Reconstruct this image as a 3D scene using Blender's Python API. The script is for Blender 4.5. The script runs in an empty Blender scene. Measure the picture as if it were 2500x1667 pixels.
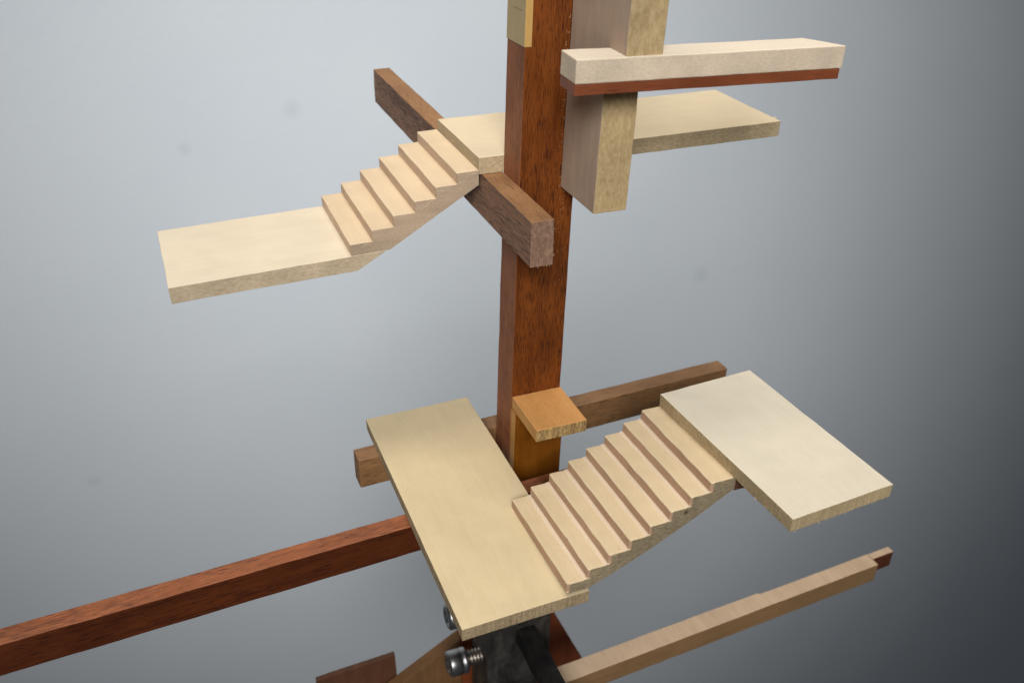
import bpy, bmesh, math, random
from mathutils import Vector, Matrix, noise
random.seed(7)
sc = bpy.context.scene
S = 0.01                      # all modelling numbers below are centimetres

# measured dimensions of the model (cm)
Q = dict(f=1.35118, cx=-10.41462, cy=-25.01979, cz=20.85631, pitch=-0.54067, yaw=-0.39429, roll=0.02300, k1=-0.00918, d=1.39362, ptx=0.02368, pty=0.02538, yaw_ubeam=0.00233, sx_ubeam=0.00371, sy_ubeam=-0.00176, yaw_uplate=-0.00150, sx_uplate=0.00494, sy_uplate=-0.00537, yaw_ustair=0.00520, sx_ustair=0.02361, sy_ustair=0.00578, yaw_lplate=0.00575, sx_lplate=0.01490, sy_lplate=0.00749, yaw_lstair=0.01928, sx_lstair=-0.01930, sy_lstair=-0.02057, yaw_rplate=0.05022, sx_rplate=0.01075, sy_rplate=-0.00506, yaw_beam2=0.03667, sx_beam2=0.00387, sy_beam2=0.00397, yaw_beam3=0.03964, sx_beam3=0.00769, sy_beam3=0.01159, yaw_sshelf=0.00779, sx_sshelf=-0.00600, sy_sshelf=0.00402, yaw_block=0.00040, sx_block=-0.01876, sy_block=0.00014, yaw_shelf=-0.04496, sx_shelf=-0.01440, sy_shelf=0.01683, bx0=1.41663, bx1=2.53732, L=2.39680, L2=3.46233, zb0=9.93365, zs1=14.83134, tsw=0.64433, tsr=0.30478, sx0=0.02876, sx1=8.42006, sx1b=7.59942, bw=0.74528, ya=2.71159, yb=15.16068, zt=10.07794, bh=1.47290, pt=0.56595, pd=4.32743, px0=-0.84687, px1=10.77570, uy0=1.41298, uy1=5.75798, run=0.73334, rise=0.37264, stx=-1.58097, stz=10.21657, lzt=7.95784, lt=0.55090, lx0=-10.87638, lx1=-4.12427, ly0=1.39973, ly1=5.76874, pl0=-4.59440, plx1=-0.56656, ply0=-7.70495, ply1=3.02334, plt=0.48160, lsx=-1.26239, lsrun=0.66080, lsrise=0.34871, lsy0=-7.69708, lsy1=-3.49127, lsz=0.49207, rx0=4.02285, rx1=7.67321, ry0=-10.14513, ry1=-3.40487, rzt=3.64577, rt=0.47488, b2w=0.72675, b2h=1.27670, b2x0=-5.36166, b2x1=10.63876, b2z=0.01729, b2y=1.42488, b3w=0.66771, b3h=1.21117, b3z=-0.00618, b3y=-1.81025, b3x1=6.00000, shd=2.18370, shz=2.25337, sht=0.47874, slab=0.40258)
q = type('q', (), Q)

# ---------------------------------------------------------------- camera
cd = bpy.data.cameras.new('camera'); cam = bpy.data.objects.new('camera', cd)
sc.collection.objects.link(cam); sc.camera = cam
_c, _s = math.cos, math.sin
fw = Vector((_s(-q.yaw)*_c(q.pitch), _c(-q.yaw)*_c(q.pitch), _s(q.pitch)))
rt = fw.cross(Vector((0, 0, 1))).normalized(); up = rt.cross(fw)
rt2 = _c(q.roll)*rt + _s(q.roll)*up; up2 = -_s(q.roll)*rt + _c(q.roll)*up
CAM = Vector((q.cx, q.cy, q.cz))
m = Matrix((rt2, up2, -fw)).transposed().to_4x4(); m.translation = CAM*S
cam.matrix_world = m
cd.sensor_width = 36; cd.lens = q.f*36/1.5
cd.clip_start = 0.01; cd.clip_end = 50
cd.dof.use_dof = True; cd.dof.focus_distance = 0.298; cd.dof.aperture_fstop = 18

# ---------------------------------------------------------------- world and lamps
w = bpy.data.worlds.new('World'); sc.world = w; w.use_nodes = True
w.node_tree.nodes['Background'].inputs[0].default_value = (0.80, 0.88, 1.0, 1)
w.node_tree.nodes['Background'].inputs[1].default_value = 0.06
sc.view_settings.view_transform = 'Standard'; sc.view_settings.look = 'None'
sc.view_settings.exposure = 0.0; sc.view_settings.gamma = 1.0

def area(name, loc, target, sx, sy, power, col, spread=180):
    l = bpy.data.lights.new(name, 'AREA'); l.shape = 'RECTANGLE'; l.size = sx*S; l.size_y = sy*S
    l.energy = power; l.color = col; l.spread = math.radians(spread)
    o = bpy.data.objects.new(name, l); sc.collection.objects.link(o)
    d = (Vector(target)-Vector(loc)).normalized()
    o.rotation_euler = d.to_track_quat('-Z', 'Y').to_euler(); o.location = Vector(loc)*S
    return o
area('overhead_lamp', (5, 6, 80), (3, -3, 4), 40, 22, .44, (1.0, 0.95, 0.88), 62)
sl = bpy.data.lights.new('room_spot', 'SPOT'); sl.energy = 300; sl.color = (0.97, 0.98, 1.0)
sl.spot_size = math.radians(38); sl.spot_blend = 1.0; sl.shadow_soft_size = 0.55
so = bpy.data.objects.new('room_spot', sl); sc.collection.objects.link(so)
sp, st_ = Vector((-66, -130, 121)), Vector((19, 70, -15))
so.rotation_euler = (st_-sp).to_track_quat('-Z', 'Y').to_euler(); so.location = sp*S

# ---------------------------------------------------------------- materials
class NT:
    def __init__(s, name):
        s.m = bpy.data.materials.new(name); s.m.use_nodes = True; s.t = s.m.node_tree
        s.b = s.t.nodes['Principled BSDF']
    def n(s, typ, **k):
        x = s.t.nodes.new(typ)
        for a, v in k.items(): setattr(x, a, v)
        return x
    def l(s, a, b): s.t.links.new(a, b)
    def coords(s, scale, rot=(0, 0, 0), loc=(0, 0, 0)):
        tc = s.n('ShaderNodeTexCoord'); mp = s.n('ShaderNodeMapping')
        mp.inputs['Scale'].default_value = [v*100 for v in scale]
        mp.inputs['Rotation'].default_value = rot; mp.inputs['Location'].default_value = loc
        s.l(tc.outputs['Object'], mp.inputs['Vector']); return mp.outputs[0]
    def noise(s, vec, scale, detail=4, rough=.55, dist=0):
        x = s.n('ShaderNodeTexNoise'); x.inputs['Scale'].default_value = scale
        x.inputs['Detail'].default_value = detail; x.inputs['Roughness'].default_value = rough
        x.inputs['Distortion'].default_value = dist
        s.l(vec, x.inputs['Vector']); return x.outputs['Fac']
    def ramp(s, fac, stops):
        r = s.n('ShaderNodeValToRGB'); e = r.color_ramp.elements
        while len(e) < len(stops): e.new(.5)
        for i, (p, c) in enumerate(stops):
            e[i].position = p; e[i].color = (c if len(c) == 4 else (*c, 1)) if hasattr(c, '__len__') else (c, c, c, 1)
        s.l(fac, r.inputs[0]); return r.outputs[0]
    def mix(s, f, a, b, typ='MIX'):
        x = s.n('ShaderNodeMix', data_type='RGBA', blend_type=typ)
        for sock, v in ((x.inputs[0], f), (x.inputs[6], a), (x.inputs[7], b)):
            if hasattr(v, 'links'): s.l(v, sock)
            else: sock.default_value = v if not hasattr(v, '__len__') else (*v, 1)
        return x.outputs[2]
    def bump(s, h, strength, dist=.0002, prev=None):
        b = s.n('ShaderNodeBump'); b.inputs['Strength'].default_value = strength
        b.inputs['Distance'].default_value = dist; s.l(h, b.inputs['Height'])
        if prev: s.l(prev, b.inputs['Normal'])
        return b.outputs[0]

def along(axis, a, c):
    v = [c, c, c]; v['xyz'.index(axis)] = a; return v

def wood(name, c1, c2, axis='x', pore=None, pore_amt=.6, pore_th=.62, rough=.55, speck=0.0, bump=.25, spec=.35, off=0, blotch=.25, streak=1.0, fine_amt=.20):
    """planed wood: long soft streaks, darker open pores, fine fibre relief"""
    M = NT(name)
    v = M.coords(along(axis, .10, 1.0), loc=(off, off*.7, off*.3))
    st = M.noise(v, 3.2*streak, 6, .6, .3)
    fine = M.noise(M.coords(along(axis, .6, 9.0), loc=(off, 0, 0)), 2.2, 3, .6)
    col = M.ramp(st, [(.28, c2), (.72, c1)])
    col = M.mix(fine_amt, col, M.ramp(fine, [(.3, [x*.72 for x in c2]), (.7, [min(1, x*1.12) for x in c1])]))
    bl = M.noise(M.coords((1, 1, 1), loc=(0, off, 0)), .55, 3, .5)
    bc = M.ramp(bl, [(.3, 1-blotch), (.7, 1.0)])
    col = M.mix(1.0, col, bc, 'MULTIPLY')
    h = fine
    if pore:
        pv = M.noise(M.coords(along(axis, .85, 17.0), loc=(0, off, off)), 2.4, 2, .6)
        clu = M.noise(M.coords(along(axis, .10, .8), loc=(off, off, 0)), 1.6, 3, .6)
        add = M.n('ShaderNodeMath', operation='MULTIPLY_ADD'); M.l(clu, add.inputs[0]); add.inputs[1].default_value = .35
        M.l(pv, add.inputs[2])
        pf = M.ramp(add.outputs[0], [(pore_th+.14, 0.0), (pore_th+.22, 1.0)])
        am = M.n('ShaderNodeMath', operation='MULTIPLY'); M.l(pf, am.inputs[0]); am.inputs[1].default_value = pore_amt
        col = M.mix(am.outputs[0], col, pore)
        sb = M.n('ShaderNodeMath', operation='SUBTRACT'); M.l(fine, sb.inputs[0]); M.l(pf, sb.inputs[1]); h = sb.outputs[0]
    if speck:
        sp = M.noise(M.coords((1, 1, 1)), 17, 3, .7)
        col = M.mix(speck, col, M.mix(1.0, col, M.ramp(sp, [(.36, .35), (.5, 1.0), (.68, 1.5)]), 'MULTIPLY'))
    M.l(col, M.b.inputs['Base Color'])
    M.b.inputs['Roughness'].default_value = rough; M.b.inputs['Specular IOR Level'].default_value = spec
    M.l(M.bump(h, bump, .00025), M.b.inputs['Normal'])
    return M.m

def sawn(name, c1, c2, axis='z', rough=.85, fuzz=1.0, scale=6.0, off=0, kerf=0.0):
    """rough cut face: torn fibres, speckle, faint saw strokes"""
    M = NT(name)
    a = M.noise(M.coords(along(axis, 1.2, 2.6), loc=(off, 0, off)), scale, 5, .8)
    b = M.noise(M.coords((1, 1, 1), loc=(0, off, 0)), .8, 3, .5)
    col = M.ramp(a, [(.28, [x*.72 for x in c2]), (.44, c2), (.62, c1), (.80, [min(1, x*1.2) for x in c1])])
    col = M.mix(1.0, col, M.ramp(b, [(.3, .78), (.7, 1.0)]), 'MULTIPLY')
    h = a
    if kerf:
        k = M.noise(M.coords((7.0, 7.0, .25), rot=(0, math.radians(14), 0)), 2.0, 2, .5)
        col = M.mix(kerf, col, M.mix(1.0, col, M.ramp(k, [(.38, .55), (.6, 1.15)]), 'MULTIPLY'))
    M.l(col, M.b.inputs['Base Color']); M.b.inputs['Roughness'].default_value = rough
    M.b.inputs['Specular IOR Level'].default_value = .2
    M.l(M.bump(h, .55*fuzz, .0005), M.b.inputs['Normal'])
    return M.m

def gloss_metal(name, col, rough, mott=0.0, c2=None, metallic=1.0):
    M = NT(name)
    if c2:
        a = M.noise(M.coords((1, 1, .6)), 1.3, 6, .65, .6)
        M.l(M.ramp(a, [(.35, c2), (.55, col), (.75, [x*2.2 for x in col])]), M.b.inputs['Base Color'])
        M.l(M.ramp(a, [(.3, rough+.2), (.7, rough-.1)]), M.b.inputs['Roughness'])
        M.l(M.bump(a, .3, .0004), M.b.inputs['Normal'])
    else:
        M.b.inputs['Base Color'].default_value = (*col, 1); M.b.inputs['Roughness'].default_value = rough
    M.b.inputs['Metallic'].default_value = metallic
    return M.m

# wall paint: faint roller texture, small dents and specks
Wm = NT('pale_blue_wall_paint')
g = Wm.noise(Wm.coords((1, 1, 1)), .9, 5, .6); g2 = Wm.noise(Wm.coords((1, 1, 1), loc=(3, 1, 2)), .07, 3, .5)
colr = Wm.ramp(g2, [(.3, (.745, .780, .795)), (.7, (.775, .805, .812))])
Wm.l(colr, Wm.b.inputs['Base Color']); Wm.b.inputs['Roughness'].default_value = .6; Wm.b.inputs['Specular IOR Level'].default_value = .25
Wm.l(Wm.bump(g, .3, .001), Wm.b.inputs['Normal']); m_wall = Wm.m

BASS = ((.80, .645, .435), (.72, .555, .345))
m_uplate = wood('basswood_cream', (.775, .640, .425), (.745, .600, .385), 'x', off=1, blotch=.08, bump=.07, fine_amt=.11, pore=(.45, .32, .19), pore_th=.69, pore_amt=.22)
m_uside = sawn('basswood_sawn_edge', (.60, .47, .29), (.46, .345, .195), 'x', off=2)
m_landing = wood('basswood_pale', (.80, .685, .50), (.77, .645, .465), 'x', off=5, blotch=.08, bump=.07, pore=(.5, .36, .22), pore_th=.70, pore_amt=.25, fine_amt=.11)
m_landside = sawn('basswood_landing_edge', (.60, .48, .33), (.50, .385, .245), 'x', scale=5, fuzz=.6, off=3)
m_lplate = wood('basswood_yellow', (.765, .610, .365), (.73, .570, .330), 'y', off=8, blotch=.10, bump=.07, speck=.06, fine_amt=.11, pore=(.45, .32, .19), pore_th=.69, pore_amt=.22)
m_lside = sawn('basswood_edge_tan', (.52, .385, .22), (.38, .275, .15), 'z', off=9, kerf=.4)
m_rplate = wood('basswood_white', (.80, .715, .555), (.775, .68, .52), 'y', off=12, blotch=.06, bump=.07, fine_amt=.11, pore=(.45, .32, .19), pore_th=.69, pore_amt=.22)
m_rside = sawn('basswood_fibre_edge', (.60, .45, .25), (.47, .345, .185), 'y', off=13, kerf=.3)
m_stair_u = wood('basswood_tread', (.78, .605, .395), (.73, .55, .345), 'y', off=16, blotch=.08, bump=.10, speck=.05, fine_amt=.11, pore=(.45, .32, .19), pore_th=.69, pore_amt=.22)
m_stair_us = wood('basswood_side_grain', (.52, .385, .26), (.40, .29, .19), 'x', off=18, bump=.5, streak=2.2, speck=.25, rough=.8)
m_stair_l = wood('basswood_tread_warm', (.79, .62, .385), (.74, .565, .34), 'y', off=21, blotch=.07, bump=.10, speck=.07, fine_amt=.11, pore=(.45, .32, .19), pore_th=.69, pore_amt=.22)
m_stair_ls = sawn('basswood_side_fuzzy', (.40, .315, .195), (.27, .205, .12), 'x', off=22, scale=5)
def knot(mat, p, rad, dark=(.28, .22, .18)):
    t = mat.node_tree; b = t.nodes['Principled BSDF']; src = b.inputs['Base Color'].links[0].from_socket
    tc = t.nodes.new('ShaderNodeTexCoord'); d = t.nodes.new('ShaderNodeVectorMath'); d.operation = 'DISTANCE'
    t.links.new(tc.outputs['Object'], d.inputs[0]); d.inputs[1].default_value = [v*S for v in p]
    rp = t.nodes.new('ShaderNodeValToRGB'); e = rp.color_ramp.elements
    m = t.nodes.new('ShaderNodeMath'); m.operation = 'MULTIPLY'; m.inputs[1].default_value = 1/(rad*S); t.links.new(d.outputs['Value'], m.inputs[0])
    e[0].position = .15; e[0].color = (*dark, 1); e[1].position = 1; e[1].color = (1, 1, 1, 1); t.links.new(m.outputs[0], rp.inputs[0])
    x = t.nodes.new('ShaderNodeMix'); x.data_type = 'RGBA'; x.blend_type = 'MULTIPLY'; x.inputs[0].default_value = 1
    t.links.new(src, x.inputs[6]); t.links.new(rp.outputs[0], x.inputs[7]); t.links.new(x.outputs[2], b.inputs['Base Color'])
for _p in ((4, 70, -8, 1.3), (57, 70, -36, 1.6), (-23, 70, -49, 1.1), (-7, 70, -11, .9), (20, 70, -72, .8)): knot(m_wall, _p[:3], _p[3], (.91, .915, .92))
knot(m_stair_ls, (q.lsx+5.8*q.lsrun, q.lsy0, q.lsz+6*q.lsrise-.15), .11)
m_fresh = wood('fresh_cut_strip', (.81, .665, .48), (.76, .60, .42), 'y', off=27, blotch=.06, bump=.1)
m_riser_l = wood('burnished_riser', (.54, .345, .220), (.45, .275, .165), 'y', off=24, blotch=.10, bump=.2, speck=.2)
m_riser_u = wood('light_riser', (.60, .43, .29), (.52, .36, .235), 'y', off=25, blotch=.10, bump=.2, speck=.2)
m_post = wood('mahogany_oiled', (.245, .066, .0100), (.145, .034, .0050), 'z', pore=(.020, .006, .003), pore_amt=.75, pore_th=.56, rough=.5, off=30, blotch=.35, spec=.16)
m_postside = wood('mahogany_side', (.37, .140, .058), (.26, .088, .034), 'z', pore=(.035, .014, .009), pore_amt=.6, pore_th=.58, rough=.55, off=31, blotch=.3, spec=.2)
m_walnut = wood('walnut_beam', (.37, .200, .118), (.27, .140, .080), 'y', pore=(.030, .013, .008), pore_amt=.8, pore_th=.545, rough=.7, off=35, blotch=.2, bump=.5)
m_walnut_top = wood('walnut_beam_top', (.43, .222, .094), (.32, .155, .064), 'y', pore=(.07, .03, .015), pore_amt=.6, pore_th=.60, rough=.65, off=36, blotch=.25)
m_walnut_end = sawn('walnut_end_grain', (.36, .215, .14), (.22, .125, .08), 'z', off=37, scale=5)
m_brown = wood('brown_beam', (.34, .172, .066), (.225, .105, .038), 'x', pore=(.03, .012, .006), pore_amt=.7, pore_th=.60, rough=.6, off=40, blotch=.25)
m_brown_top = wood('brown_beam_top', (.46, .250, .120), (.35, .180, .083), 'x', pore=(.1, .05, .03), pore_amt=.5, pore_th=.62, rough=.65, off=41)
m_red = wood('red_mahogany_shaded', (.125, .031, .0085), (.068, .0155, .0042), 'x', pore=(.012, .004, .003), pore_amt=.7, pore_th=.60, rough=.5, off=44, blotch=.3, spec=.14)  # much darker than the beam top: front-face shade put into the colour
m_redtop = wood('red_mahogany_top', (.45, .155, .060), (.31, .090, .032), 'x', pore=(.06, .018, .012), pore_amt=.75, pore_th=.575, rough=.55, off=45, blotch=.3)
m_block = wood('maple_block_side', (.50, .365, .265), (.41, .29, .20), 'z', off=50, blotch=.22, bump=.15, streak=.7, rough=.6)
m_blockend = sawn('block_end_grain', (.57, .42, .22), (.45, .315, .15), 'z', off=51, scale=3.2, fuzz=.6)
m_shelf_top = wood('shelf_top_pale', (.80, .69, .54), (.77, .65, .49), 'x', off=55, blotch=.06, bump=.07, fine_amt=.11, pore=(.45, .32, .19), pore_th=.69, pore_amt=.22)
m_shelf_side = sawn('shelf_sawn_side', (.74, .60, .44), (.66, .52, .37), 'x', off=56, scale=7, fuzz=.4)
m_strip_red = wood('red_lamination', (.30, .085, .028), (.20, .050, .018), 'x', pore=(.04, .012, .008), pore_amt=.6, pore_th=.62, rough=.45, off=57, blotch=.3)
m_bracket = wood('orange_shelf_top', (.80, .400, .130), (.72, .330, .098), 'y', off=60, blotch=.15, bump=.2, speck=.2, rough=.5)
m_bracket_side = wood('orange_shelf_side', (.56, .290, .085), (.47, .230, .062), 'y', off=61, blotch=.15, bump=.15, rough=.5)
m_bracket_end = sawn('orange_shelf_end', (.60, .40, .165), (.34, .205, .075), 'z', off=62, scale=5, fuzz=.6, kerf=.7)
m_panel = wood('amber_panel', (.26, .085, .008), (.18, .052, .004), 'z', off=64, blotch=.4, spec=.2, rough=.38, bump=.08, speck=.08)
m_inlay = wood('pale_inlay', (.49, .365, .185), (.45, .33, .16), 'z', off=66, blotch=.08, rough=.5, bump=.08)
m_inlay_f = wood('amber_inlay_edge', (.58, .36, .12), (.52, .30, .09), 'z', off=67, blotch=.08, rough=.45, bump=.08)
m_bar = wood('pale_bar', (.66, .48, .32), (.55, .385, .245), 'y', off=70, blotch=.15)
m_barf = wood('shaded_bar_face', (.30, .170, .075), (.24, .130, .055), 'x', off=71, blotch=.15)  # shade on the pale bar's front, put into a darker brown
m_barred = wood('red_bar_face', (.12, .032, .010), (.09, .024, .008), 'x', off=72)
m_legred = wood('red_leg_board', (.215, .055, .019), (.155, .038, .013), 'z', off=75, blotch=.25, spec=.15)
m_legbrown = wood('brown_leg_board', (.20, .100, .038), (.145, .068, .025), 'z', off=76, blotch=.3)
m_darkblock = wood('dark_walnut_block', (.150, .062, .028), (.095, .036, .018), 'z', off=78, blotch=.3, streak=.6)
m_steel = gloss_metal('bright_steel', (.36, .35, .34), .36)
m_thread = gloss_metal('dull_thread', (.20, .17, .14), .45, c2=(.08, .06, .045))
m_clamp = gloss_metal('old_blackened_iron', (.080, .070, .060), .5, c2=(.022, .018, .015), metallic=.7)
m_rod = gloss_metal('blackened_rod', (.020, .018, .016), .5, c2=(.006, .005, .005), metallic=.6)
m_glue = NT('dried_glue'); m_glue.b.inputs['Base Color'].default_value = (.26, .10, .03, 1)
m_glue.b.inputs['Roughness'].default_value = .32; m_glue.b.inputs['Specular IOR Level'].default_value = .7; m_glue = m_glue.m
m_fuzz = NT('wood_fibre'); m_fuzz.b.inputs['Base Color'].default_value = (.80, .62, .40, 1); m_fuzz.b.inputs['Roughness'].default_value = .8; m_fuzz = m_fuzz.m
m_pencil = NT('pencil_line'); m_pencil.b.inputs['Base Color'].default_value = (.10, .09, .055, 1); m_pencil = m_pencil.m

# ---------------------------------------------------------------- geometry helpers
WORLD = {}
def link(name, me, mats, M=None, parent=None):
    o = bpy.data.objects.new(name, me); sc.collection.objects.link(o)
    for mt in mats: me.materials.append(mt)
    W = M if M is not None else Matrix.Identity(4)
    WORLD[o] = W
    if parent: o.parent = parent; o.matrix_basis = WORLD[parent].inverted() @ W
    else: o.matrix_basis = W
    return o
def empty(name, loc, label, cat, group=None):
    o = bpy.data.objects.new(name, None); sc.collection.objects.link(o); o.empty_display_size = .02
    M = Matrix.Translation(Vector(loc)*S); WORLD[o] = M; o.matrix_basis = M
    o['label'] = label; o['category'] = cat
    if group: o['group'] = group
    return o
def roughen(bm, amp, seed, f=1.1):
    for v in bm.verts:
        p = v.co*f + Vector((seed*3.1, seed*1.7, seed))
        d = noise.noise_vector(p)*.7 + noise.noise_vector(p*4.3)*.35 + noise.noise_vector(p*11)*.12
        v.co += d*amp
def slice_mesh(bm, step):
    for ax in range(3):
        lo = min(v.co[ax] for v in bm.verts); hi = max(v.co[ax] for v in bm.verts)
        n = min(60, int((hi-lo)/step))
        for k in range(1, n):
            no = Vector((0, 0, 0)); no[ax] = 1; co = no*(lo+(hi-lo)*k/n)
            bmesh.ops.bisect_plane(bm, geom=bm.verts[:]+bm.edges[:]+bm.faces[:], plane_co=co, plane_no=no)
def finish(bm, bevel, amp, seed, step, pick):
    bmesh.ops.recalc_face_normals(bm, faces=bm.faces)
    if step: slice_mesh(bm, step)
    for f in bm.faces: f.material_index = pick(f.normal) if pick else 0
    if bevel:
        ed = [e for e in bm.edges if len(e.link_faces) == 2 and e.calc_face_angle(0) > .3]
        bmesh.ops.bevel(bm, geom=ed, offset=bevel, segments=2, affect='EDGES', profile=.5, clamp_overlap=True)
        bm.normal_update()
        for f in bm.faces: f.material_index = pick(f.normal) if pick else 0
    if amp: roughen(bm, amp, seed)
    for v in bm.verts: v.co *= S
    me = bpy.data.meshes.new('mesh'); bm.to_mesh(me); bm.free(); return me
SEED = [0]
def prism(poly, y0, y1, bevel=.018, amp=.012, step=.55, pick=None, axis='y', skip=None):
    """polygon in x,z extruded in y (or polygon in x,y extruded in z for axis 'z')"""
    SEED[0] += 1
    bm = bmesh.new()
    P = {'y': lambda a, b, t: (a, t, b), 'z': lambda a, b, t: (a, b, t), 'x': lambda a, b, t: (t, a, b)}[axis]
    A = [bm.verts.new(P(a, b, y0)) for a, b in poly]; B = [bm.verts.new(P(a, b, y1)) for a, b in poly]
    bm.faces.new(A); bm.faces.new(B[::-1])
    for i in range(len(poly)):
        j = (i+1) % len(poly); bm.faces.new((A[i], B[i], B[j], A[j]))
    return finish(bm, bevel, amp, SEED[0], step, pick)
def box(x0, x1, y0, y1, z0, z1, **k):
    return prism([(x0, z0), (x1, z0), (x1, z1), (x0, z1)], y0, y1, **k)
def topside(n): return 0 if abs(n.z) > .6 else 1
def xfaces(n): return 1 if abs(n.x) > .7 else 0

OX, OY = q.ptx*q.zt, q.pty*q.zt
def frame(n, pivot=(0, 0), upper=False):
    """matrix taking a piece's own x,y,z (cm values scaled by S) into the scene, turned and tilted as it was glued"""
    yaw, sx, sy = Q['yaw_'+n], Q['sx_'+n], Q['sy_'+n]
    zz = q.zt if upper else 0.0
    px_, py_ = (pivot[0]+(OX if upper else 0), pivot[1]+(OY if upper else 0))
    ca, sa = math.cos(yaw), math.sin(yaw)
    def t(v): return Vector((v[0]-sx*v[2], v[1]-sy*v[2], v[2]+sx*v[0]+sy*v[1]))
    ex = t((ca, sa, 0)).normalized(); ez = t((0, 0, 1)); ez = (ez - ex*ez.dot(ex)).normalized(); ey = ez.cross(ex)
    R = Matrix((ex, ey, ez)).transposed().to_4x4()
    return Matrix.Translation(Vector((px_, py_, zz))*S) @ R @ Matrix.Translation(-Vector((pivot[0], pivot[1], zz))*S)
ez = Vector((q.ptx, q.pty, 1)).normalized(); ex = Vector((1, 0, -q.ptx)).normalized(); ey = ez.cross(ex)
POST = Matrix((ex, ey, ez)).transposed().to_4x4()

# ---------------------------------------------------------------- the wall behind
bm = bmesh.new()
wx0, wx1, wz0, wz1 = -160, 330, -330, 160
vs = [bm.verts.new(Vector(c)*S) for c in ((wx0, 70, wz0), (wx1, 70, wz0), (wx1, 70, wz1), (wx0, 70, wz1), (wx0, 82, wz0), (wx1, 82, wz0), (wx1, 82, wz1), (wx0, 82, wz1))]
for f in ((0, 1, 2, 3), (5, 4, 7, 6), (4, 0, 3, 7), (1, 5, 6, 2), (3, 2, 6, 7), (4, 5, 1, 0)): bm.faces.new([vs[i] for i in f])
me = bpy.data.meshes.new('wall'); bm.to_mesh(me); bm.free()
wall = link('wall', me, [m_wall]); wall['kind'] = 'structure'
# ---------------------------------------------------------------- the stair model (all glued together)
T = empty('stair_model', (.95, .5, -6), 'wooden architectural stair model of cream plates and stairs glued to a red brown post', 'stair model')
def part(name, me, mats, M, parent=T, label=None):
    o = link(name, me, mats, M, parent)
    if label: o['label'] = label
    return o

d = q.d; W = 1.9
# post
post = part('post', box(0, W, 0, d, -9, 27, bevel=.03, amp=.014, step=.6, pick=xfaces), [m_post, m_postside], POST, label='oiled red brown mahogany post')
part('facing_panel', box(.004, W-.006, -q.slab, -.004, -3, q.shz-q.sht-.01, bevel=.015, amp=.006, pick=xfaces), [m_panel, m_bracket_side], POST, label='amber glued facing on the foot of the post')
part('inlay_strip', box(-.02, .21, -.02, d+.01, 14.35, 27, bevel=.008, amp=.003, pick=lambda n: 1 if n.y < -.7 else 0), [m_inlay, m_inlay_f], POST, label='pale inlaid strip at the top left of the post')
pm = box(-.024, -.012, .2, .9, 15.33, 15.343, bevel=0, amp=.0, step=.3)
part('pencil_mark', pm, [m_pencil], POST @ Matrix.Rotation(0, 4, 'X'))
# dried glue beads down the joint
bm = bmesh.new(); rnd = random.Random(3)
for i in range(95):
    z = rnd.uniform(8.6, 16.2) if i % 5 else rnd.uniform(5.5, 17.5); x = 1.56 + rnd.gauss(0, .09) if z < 14.5 else rnd.uniform(1.35, 1.6)
    x = min(x, 1.86)
    if z > q.zb0 - .0: x = min(x, q.bx0-OX*0+.02) - abs(rnd.gauss(0, .06))
    r0 = bmesh.ops.create_icosphere(bm, subdivisions=1, radius=rnd.uniform(.012, .026))
    a = rnd.uniform(-.7, .7)
    for v in r0['verts']:
        v.co = Vector((v.co.x*1.0+v.co.z*a*.8+x, v.co.y*.5-.006, v.co.z*rnd.uniform(1.2, 1.3)*1.6+z))*S
me = bpy.data.meshes.new('glue'); bm.to_mesh(me); bm.free()
for p in me.polygons: p.use_smooth = True
g_ = part('glue_bead', me, [m_glue], POST); g_['kind'] = 'stuff'

# hanging blocks on the front of the post
FB = frame('block', upper=True)
pk = lambda n: 1 if n.y < -.7 or n.z < -.7 else 0
part('hanging_block', prism([(-.003, q.zb0), (-.003, q.zs1+9), (-q.L2, q.zs1+9), (-q.L2, q.zs1+.004), (-q.L, q.zs1+.004), (-q.L, q.zb0)], q.bx0, q.bx1, axis='x', bevel=.03, amp=.02, pick=pk), [m_block, m_blockend], FB, label='tall notched block that carries the thick shelf')
# laminated shelf
FS = frame('shelf', (q.bx0, -q.L), True)
y1 = -q.L-.005
cut = [(q.sx0, -q.L2), (q.sx1, -q.L2), (q.sx1b, y1), (q.sx0, y1)]
shelf = part('shelf', prism(cut, q.zs1-q.tsw, q.zs1, axis='z', bevel=.03, amp=.018, pick=topside), [m_shelf_top, m_shelf_side], FS, label='thick cream shelf laminated with a red strip')
part('red_lamination', prism([(q.sx0+.01, -q.L2+.012), (q.sx1-.05, -q.L2+.012), (q.sx1b-.04, y1), (q.sx0+.01, y1)], q.zs1-q.tsw-q.tsr, q.zs1-q.tsw-.004, axis='z', bevel=.02, amp=.012), [m_strip_red], FS, parent=shelf)

# walnut cross beam
FU = frame('ubeam', upper=True)
def wpick(n): return 1 if n.z > .7 else (2 if abs(n.y) > .7 else 0)
part('cross_beam', box(-q.bw, -.004, -q.ya, q.yb, q.zt-q.bh, q.zt, bevel=.03, amp=.022, step=.5, pick=wpick), [m_walnut, m_walnut_top, m_walnut_end], FU, label='walnut beam under the upper landing')
# upper landing
FP = frame('uplate', (0, d), True)
part('platform', box(q.px0, q.px1, d+.004, d+q.pd, q.zt+.004, q.zt+q.pt, bevel=.025, amp=.02, pick=topside), [m_uplate, m_uside], FP, label='long cream landing behind the post')

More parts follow.
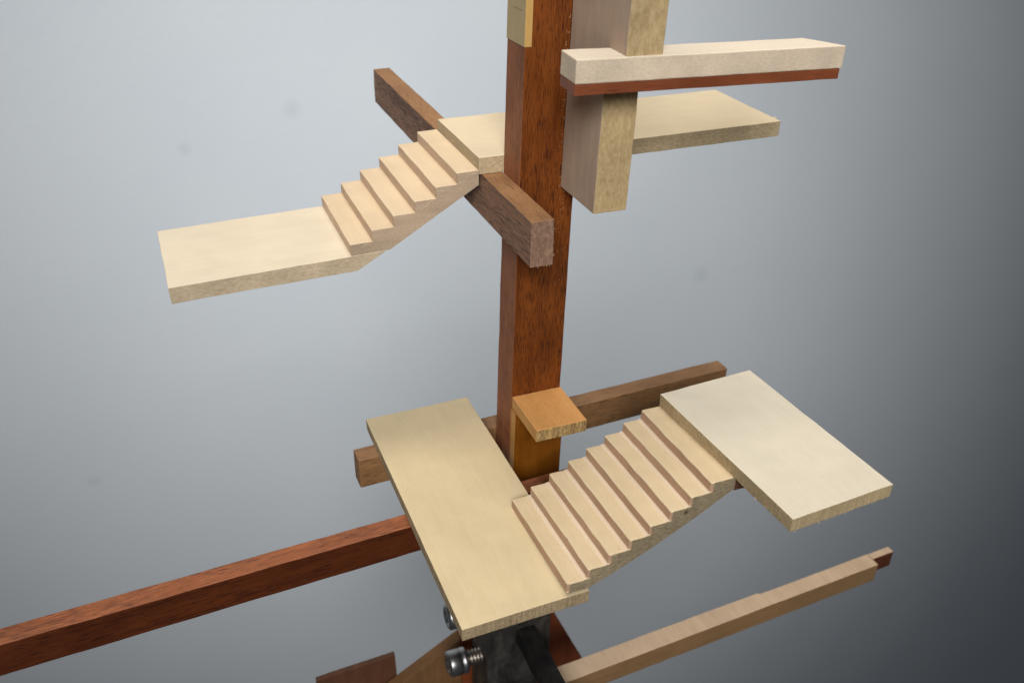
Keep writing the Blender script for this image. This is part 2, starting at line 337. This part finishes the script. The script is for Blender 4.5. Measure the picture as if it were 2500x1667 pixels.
def pick_stair(n):
    if n.z > .5: return 0
    if n.x < -.7: return 1
    return 2
def staircase(M, x0, zf, run, rise, n, y0, y1, under, mats, label, ext=0.0, ridge=0.0, chamfer=0.0):
    """carved flight: body below the inner corners and one wedge per step. zf = height of the first tread, x0 = first nosing"""
    inner = [(x0+(i+1)*run, zf+i*rise) for i in range(n)]
    inner[-1] = (inner[-1][0]+ext, inner[-1][1])
    # body: first riser foot, then up the line of inner corners
    body = under[:]           # list of points listed from lower front underside to upper end underside
    poly = [(x0, body[0][1])] + [p for p in body] + [inner[-1]] + inner[::-1][1:] + [(x0, zf-rise*.9)]
    SEED[0] += 1
    me = prism(poly, y0, y1, bevel=0, amp=0, step=1.1, pick=pick_stair)
    st = part('staircase', me, mats, M, label=label)
    for i in range(n):
        xn = x0+i*run; zt = zf+i*rise
        lo = (x0, zf-rise*.9) if i == 0 else inner[i-1]
        c = .022
        # wedge with eased nosing, ridge left at the inner corner by the cutter
        pts = [lo, inner[i], (inner[i][0]-.002, zt+ridge+.0001), (inner[i][0]-.115, zt+ridge*1.2+.0001), (inner[i][0]-.13, zt+.0005), (xn+c*1.6, zt+.002), (xn+c*.5, zt-c*.3), (xn, zt-c*1.4)]
        bm = bmesh.new(); ny = 26
        rings = []
        ph = random.random()*20
        ys = [y0, y0+.07]+[y0+.07+(y1-y0-.07)*k/(ny-1) for k in range(1, ny)]
        for k in range(ny+1):
            y = ys[k]; ring = []
            e = min(k, ny-k)
            ch = chamfer*random.uniform(.6, 1.2) if k == 0 else 0
            for j, (a, b) in enumerate(pts):
                wob = 0 if j < 3 else (.6 if j < 5 else 1)
                dx = noise.noise((y*1.7, ph, j*.05))*.022*wob; dz = noise.noise((y*2.1, ph+9, j*.05))*.012*wob
                yy = y
                if e == 0 and j >= 3: yy += (.02 if k == 0 else -.02)*(1 if j == 6 else .55)
                if e == 0 and wob: dz -= .006
                if j == 0 or j >= 5: dx += ch
                ring.append(bm.verts.new((a+dx, yy, b+dz)))
            rings.append(ring)
        L_ = len(pts)
        for k in range(ny):
            for j in range(L_):
                j2 = (j+1) % L_; bm.faces.new((rings[k][j], rings[k+1][j], rings[k+1][j2], rings[k][j2]))
        bm.faces.new(rings[0]); bm.faces.new(rings[-1][::-1])
        bmesh.ops.recalc_face_normals(bm, faces=bm.faces)
        for f in bm.faces:
            f.material_index = 0 if f.normal.z > .35 else (1 if f.normal.x < -.5 else 2)
            if ridge and f.normal.z > .35 and f.calc_center_median().x > inner[i][0]-.13 and i < n-1: f.material_index = 3
        for v in bm.verts: v.co *= S
        me = bpy.data.meshes.new('step'); bm.to_mesh(me); bm.free()
        link('step', me, mats, M, st)
        # fine lip of torn fibre along the inner corner
    return st

# upper flight
FA = frame('ustair', (q.px0, d), True)
xb = q.stx-5*q.run; zl = q.lzt
xe = q.px0-.012
staircase(FA, xb, q.stz-5*q.rise, q.run, q.rise, 6, q.uy0, q.uy1,
          [(xb+1.28, zl+.006), (xe, q.stz-.50)], [m_stair_u, m_riser_u, m_stair_us], 'upper flight of six carved steps')
part('platform', prism([(q.lx0, zl-q.lt), (xb+.15, zl-q.lt), (q.lx1, zl-.03), (q.lx1, zl), (q.lx0, zl)], q.ly0, q.ly1, bevel=.025, amp=.02, pick=topside), [m_landing, m_landside], FA, label='pale landing at the left end of the upper flight')

# lower plate, flight and right landing
FL = frame('lplate')
part('platform', box(q.pl0, q.plx1, q.ply0, q.ply1, .006, q.plt, bevel=.02, amp=.018, pick=topside), [m_lplate, m_lside], FL, label='large yellow cream platform at the foot of the lower flight')
FN = frame('lstair', (q.plx1, q.ply0))
lx, lr, lh, lz = q.lsx, q.lsrun, q.lsrise, q.lsz
xr = lx+8*lr+.19
und = [(lx+.74, lz+.004)]
for k in range(1, 8):
    t = k/8; und.append((lx+.74+(xr-lx-.74)*t, lz+(lh*8-.43)*t-.13*math.sin(math.pi*t)))
und.append((xr, lz+lh*8-.43))
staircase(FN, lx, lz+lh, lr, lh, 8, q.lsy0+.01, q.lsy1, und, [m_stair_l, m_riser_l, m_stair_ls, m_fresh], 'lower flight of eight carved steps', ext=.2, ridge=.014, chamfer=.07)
FR = frame('rplate', (lx+8*lr, q.lsy1))
part('platform', box(q.rx0, q.rx1, q.ry0, q.ry1, q.rzt-q.rt, q.rzt, bevel=.02, amp=.02, pick=topside), [m_rplate, m_rside], FR, label='pale right landing at the head of the lower flight')
part('support_cleat', box(xr+.03, xr+.5, q.lsy0+.03, q.lsy1-.4, q.rzt-q.rt-.42, q.rzt-q.rt-.03, bevel=.02, amp=.01), [m_darkblock], FN, label='cleat under the right landing, shade put into its dark brown colour')  # dark colour stands in for the shadow below the landing

# beams of the lower level
F2 = frame('beam2', (0, q.b2y))
bp = lambda n: 1 if n.z > .7 else 0
part('cross_beam', box(q.b2x0, q.b2x1, q.b2y+.02, q.b2y+q.b2w, -q.b2h, q.b2z-.02, bevel=.03, amp=.02, pick=bp), [m_brown, m_brown_top], F2, label='brown beam behind the post')
F3 = frame('beam3')
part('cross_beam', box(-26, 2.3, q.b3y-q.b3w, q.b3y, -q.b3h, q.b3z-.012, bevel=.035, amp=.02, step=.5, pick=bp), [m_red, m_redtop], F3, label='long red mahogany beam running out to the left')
part('spacer', box(-.5, 2.1, q.b3y+.01, -q.slab-.01, -1.75, -1.25, bevel=.03, amp=.015), [m_red], POST)

# small bracket shelf
FH = frame('sshelf') ; FH = Matrix.Translation(Vector((q.ptx*q.shz, q.pty*q.shz, 0))*S) @ FH
part('bracket_shelf', box(0, W, -q.shd, -.004, q.shz-q.sht, q.shz, bevel=.022, amp=.014, step=.4,
     pick=lambda n: 0 if abs(n.z) > .6 else (1 if abs(n.x) > .6 else 2)), [m_bracket, m_bracket_side, m_bracket_end], FH, label='small orange shelf on the front of the post')

# torn fibres and shavings
def fibres(name, pts, parent, M, mat=m_fuzz):
    bm = bmesh.new()
    for (x, y, z), dr, ln, wd in pts:
        p = Vector((x, y, z)); dv = Vector(dr).normalized(); sd = dv.cross(Vector((.3, .2, 1))).normalized()
        up_ = dv.cross(sd); bend = up_*ln*random.uniform(-.3, .3)
        prev = None
        for k in range(4):
            t = k/3; c = p+dv*ln*t+bend*t*t; r = wd*(1-.75*t)
            ring = [bm.verts.new((c+sd*r)*S), bm.verts.new((c-sd*r*.5+up_*r*.8)*S), bm.verts.new((c-sd*r*.5-up_*r*.8)*S)]
            if prev:
                for i in range(3): bm.faces.new((prev[i], prev[(i+1) % 3], ring[(i+1) % 3], ring[i]))
            else: bm.faces.new(ring)
            prev = ring
        bm.faces.new(prev[::-1])
    me = bpy.data.meshes.new(name); bm.to_mesh(me); bm.free()
    o = part(name, me, [mat], M); o['kind'] = 'stuff'; return o
rr = random.uniform
def edge_f(a, b, n, dr, ln, wd, jit=.5):
    out = []
    for _ in range(n):
        t = random.random(); p = [a[i]+(b[i]-a[i])*t for i in range(3)]
        out.append((p, [dr[i]+rr(-jit, jit) for i in range(3)], rr(.3, 1)*ln, wd*rr(.5, 1)))
    return out
F = []
for i in range(8):
    zt = lz+(i+1)*lh; xn = lx+i*lr
    F += edge_f((xn+lr-.02, q.lsy0+.02, zt), (xn+lr-.02, q.lsy1, zt), 5, (-.4, -.3, .5), .07, .007)
    F += edge_f((xn, q.lsy0+.01, zt), (xn+lr, q.lsy0+.01, zt), 5, (.1, -.7, .0), .05, .008)
F += [((lx+.55, q.lsy0+.12, lz+lh+.01), (.8, -.5, .35), .26, .014), ((lx+.62, q.lsy0+.25, lz+lh+.01), (.7, -.9, .1), .16, .010),
      ((lx+lr*3-.2, q.lsy0+.15, lz+3*lh+.01), (.8, .1, .5), .20, .010), ((lx+lr*3-.3, q.lsy0+.1, lz+3*lh+.01), (.3, .5, .5), .15, .010)]
fibres('wood_fibre', F, T, FN)
F = []
for i in range(6):
    zt = q.stz-i*q.rise; xn = q.stx-i*q.run
    F += edge_f((xn, q.uy0, zt), (xn+q.run, q.uy0, zt), 5, (.1, -.7, 0), .05, .007)
F += [((q.stx-.08, q.uy0+.3, q.stz-q.rise+.02), (.2, -.5, .8), .3, .009), ((q.px0-.03, q.uy0-.01, q.stz-.03), (.6, -.3, .8), .12, .014), ((q.px0-.1, q.uy0-.01, q.stz-.01), (-.5, -.4, .8), .1, .012)]
fibres('wood_fibre', F, T, FA)
fibres('wood_fibre', edge_f((q.px0, d-.01+.02, q.zt+.02), (q.px1, d-.01+.02, q.zt+.02), 60, (0, -.6, -.5), .05, .007)
       + edge_f((q.px1, d, q.zt+q.pt), (q.px1, d+.5, q.zt+q.pt), 8, (.6, 0, .3), .10, .016), T, FP)
fibres('wood_fibre', edge_f((-q.bw, -q.ya, q.zt-q.bh), (0, -q.ya, q.zt-q.bh), 6, (0, -.5, -.5), .05, .010)
       + edge_f((0, -q.ya, q.zt-q.bh), (0, -q.ya, q.zt), 5, (.5, -.4, 0), .04, .010), T, FU)
fibres('wood_fibre', edge_f((q.rx0, q.ry0, q.rzt-q.rt), (q.rx1, q.ry0, q.rzt-q.rt), 14, (0, -.3, -.7), .07, .007)
       + edge_f((q.rx0, q.ry0, q.rzt-q.rt+.03), (q.rx0, q.ry1, q.rzt-q.rt+.03), 30, (-.6, -.6, -.3), .09, .008)
       + edge_f((q.rx0, q.ry0, q.rzt-.03), (q.rx0, q.ry1, q.rzt-.03), 40, (-.6, .2, .3), .05, .007), T, FR)

# ---------------------------------------------------------------- iron clamp that grips the foot of the post
CL = empty('bench_clamp', (.6, .8, -20), 'blackened iron clamp with steel socket screws gripping the foot of the post', 'clamp')
part('clamp_body', box(-.83, 1.96, .02, 1.9, -22, -6.6, bevel=.06, amp=.02, step=1), [m_clamp], None, parent=CL)
part('clamp_plate', box(-.87, 1.99, -.24, -.06, -22, -6.4, bevel=.05, amp=.02, step=1), [m_clamp], None, parent=CL, label='front plate of the clamp')
def lathe(prof, segs, axis_m, M, name, mats, parent, label=None, smooth=True, knurl=0):
    bm = bmesh.new(); rings = []
    for (t, r) in prof:
        ring = []
        for k in range(segs):
            a = 2*math.pi*k/segs; rr_ = r*(1-knurl*(k % 2)) if knurl and r > .5 else r
            ring.append(bm.verts.new(Vector((t, rr_*math.cos(a), rr_*math.sin(a)))*S))
        rings.append(ring)
    for a, b in zip(rings, rings[1:]):
        for k in range(segs): bm.faces.new((a[k], a[(k+1) % segs], b[(k+1) % segs], b[k]))
    bm.faces.new(rings[0][::-1]); bm.faces.new(rings[-1])
    bmesh.ops.recalc_face_normals(bm, faces=bm.faces)
    me = bpy.data.meshes.new(name); bm.to_mesh(me); bm.free()
    if smooth:
        for p in me.polygons: p.use_smooth = len(p.vertices) == 4
    o = part(name, me, mats, M, parent=parent, label=label)
    return o
SC = .9
def screw(x, y, z, tilt=0):
    """socket head cap screw pointing along +x into the clamp; head on the left"""
    M = Matrix.Translation(Vector((x, y, z))*S) @ Matrix.Rotation(tilt, 4, 'Y')
    L_ = .84
    prof = [(.30, .30), (.30, .31), (0.0, .31), (0, .50), (.06, .60), (.10, .62), (L_*.68, .62), (L_*.70, .59), (L_*.74, .59), (L_*.76, .62), (L_-.03, .62), (L_, .58), (L_, .30)]
    prof = [(a, b*SC) for a, b in prof]
    h = lathe(prof, 64, None, M, 'socket_screw', [m_steel], CL, knurl=.018)
    th = [(L_, .36)]
    t = L_
    while t < 2.1: th += [(t, .29), (t+.05, .36), (t+.08, .36), (t+.13, .29)]; t += .15
    o = lathe(th, 32, None, M, 'thread', [m_thread], h)
    return h
screw(-2.34, .80, -11.65, .02); screw(-2.34, .80, -8.75, .02)
bm = bmesh.new()
me = box(.36, 1.24, -13, -.2, -10.22, -9.42, bevel=.16, amp=.03, step=.8)
part('clamp_bar', me, [m_rod], None, parent=CL, label='black bar sticking out towards the viewer')

# ---------------------------------------------------------------- pale bar on the lower level
yb_ = math.atan2(.49, 10.23)
FBm = Matrix.Translation(Vector((.9, -2.10, -10.8))*S) @ Matrix.Rotation(yb_, 4, 'Z')
BR = empty('wooden_bar', (.9, -2.1, -11.9), 'slim pale bar with a red brown tail at its right end, below the right landing', 'wooden bar')
part('pale_strip', prism([(-.1, -.42), (17.75, -.42), (17.75, .35), (11.3, .35), (11.2, .44), (-.1, .44)], -1.05, 0, axis='z', bevel=.03, amp=.02, pick=bp), [m_barf, m_bar], FBm, parent=BR, label='long pale strip')
part('tail_piece', box(17.76, 19.1, -.03, .34, -.96, -.006, bevel=.03, amp=.015, pick=bp), [m_barred, m_bar], FBm, parent=BR, label='short tail with a red brown face')

# ---------------------------------------------------------------- boards of the stand further down
ST = empty('wooden_stand', (1, 3, -30), 'splayed red and brown boards of the stand behind the clamp', 'stand')
part('stand_board', prism([(-.985, -12.98), (1.4, -11.5), (3.07, -11.5), (9.3, -25.6), (9.3, -31), (-.28, -31), (-.955, -15.5)], 3.0, 3.6, bevel=.02, amp=.012, step=1.2), [m_legred], None, parent=ST, label='red brown board leaning to the right')
part('stand_board', prism([(-9, -17.92), (-1.0, -12.98), (-.97, -15.5), (-.3, -31), (-9, -31)], 3.0, 3.6, bevel=.02, amp=.012, step=1.2), [m_legbrown], None, parent=ST, label='brown board leaning to the left')
DB = prism([(-7.61, -13.76), (-7.64, -31), (-3.5, -31), (-3.94, -13.57)], 3.75, 3.98, bevel=.03, amp=.03, step=1.0)
o = link('wooden_block', DB, [m_darkblock]); o['label'] = 'dark reddish walnut block at the lower left of the stand'; o['category'] = 'wooden block'
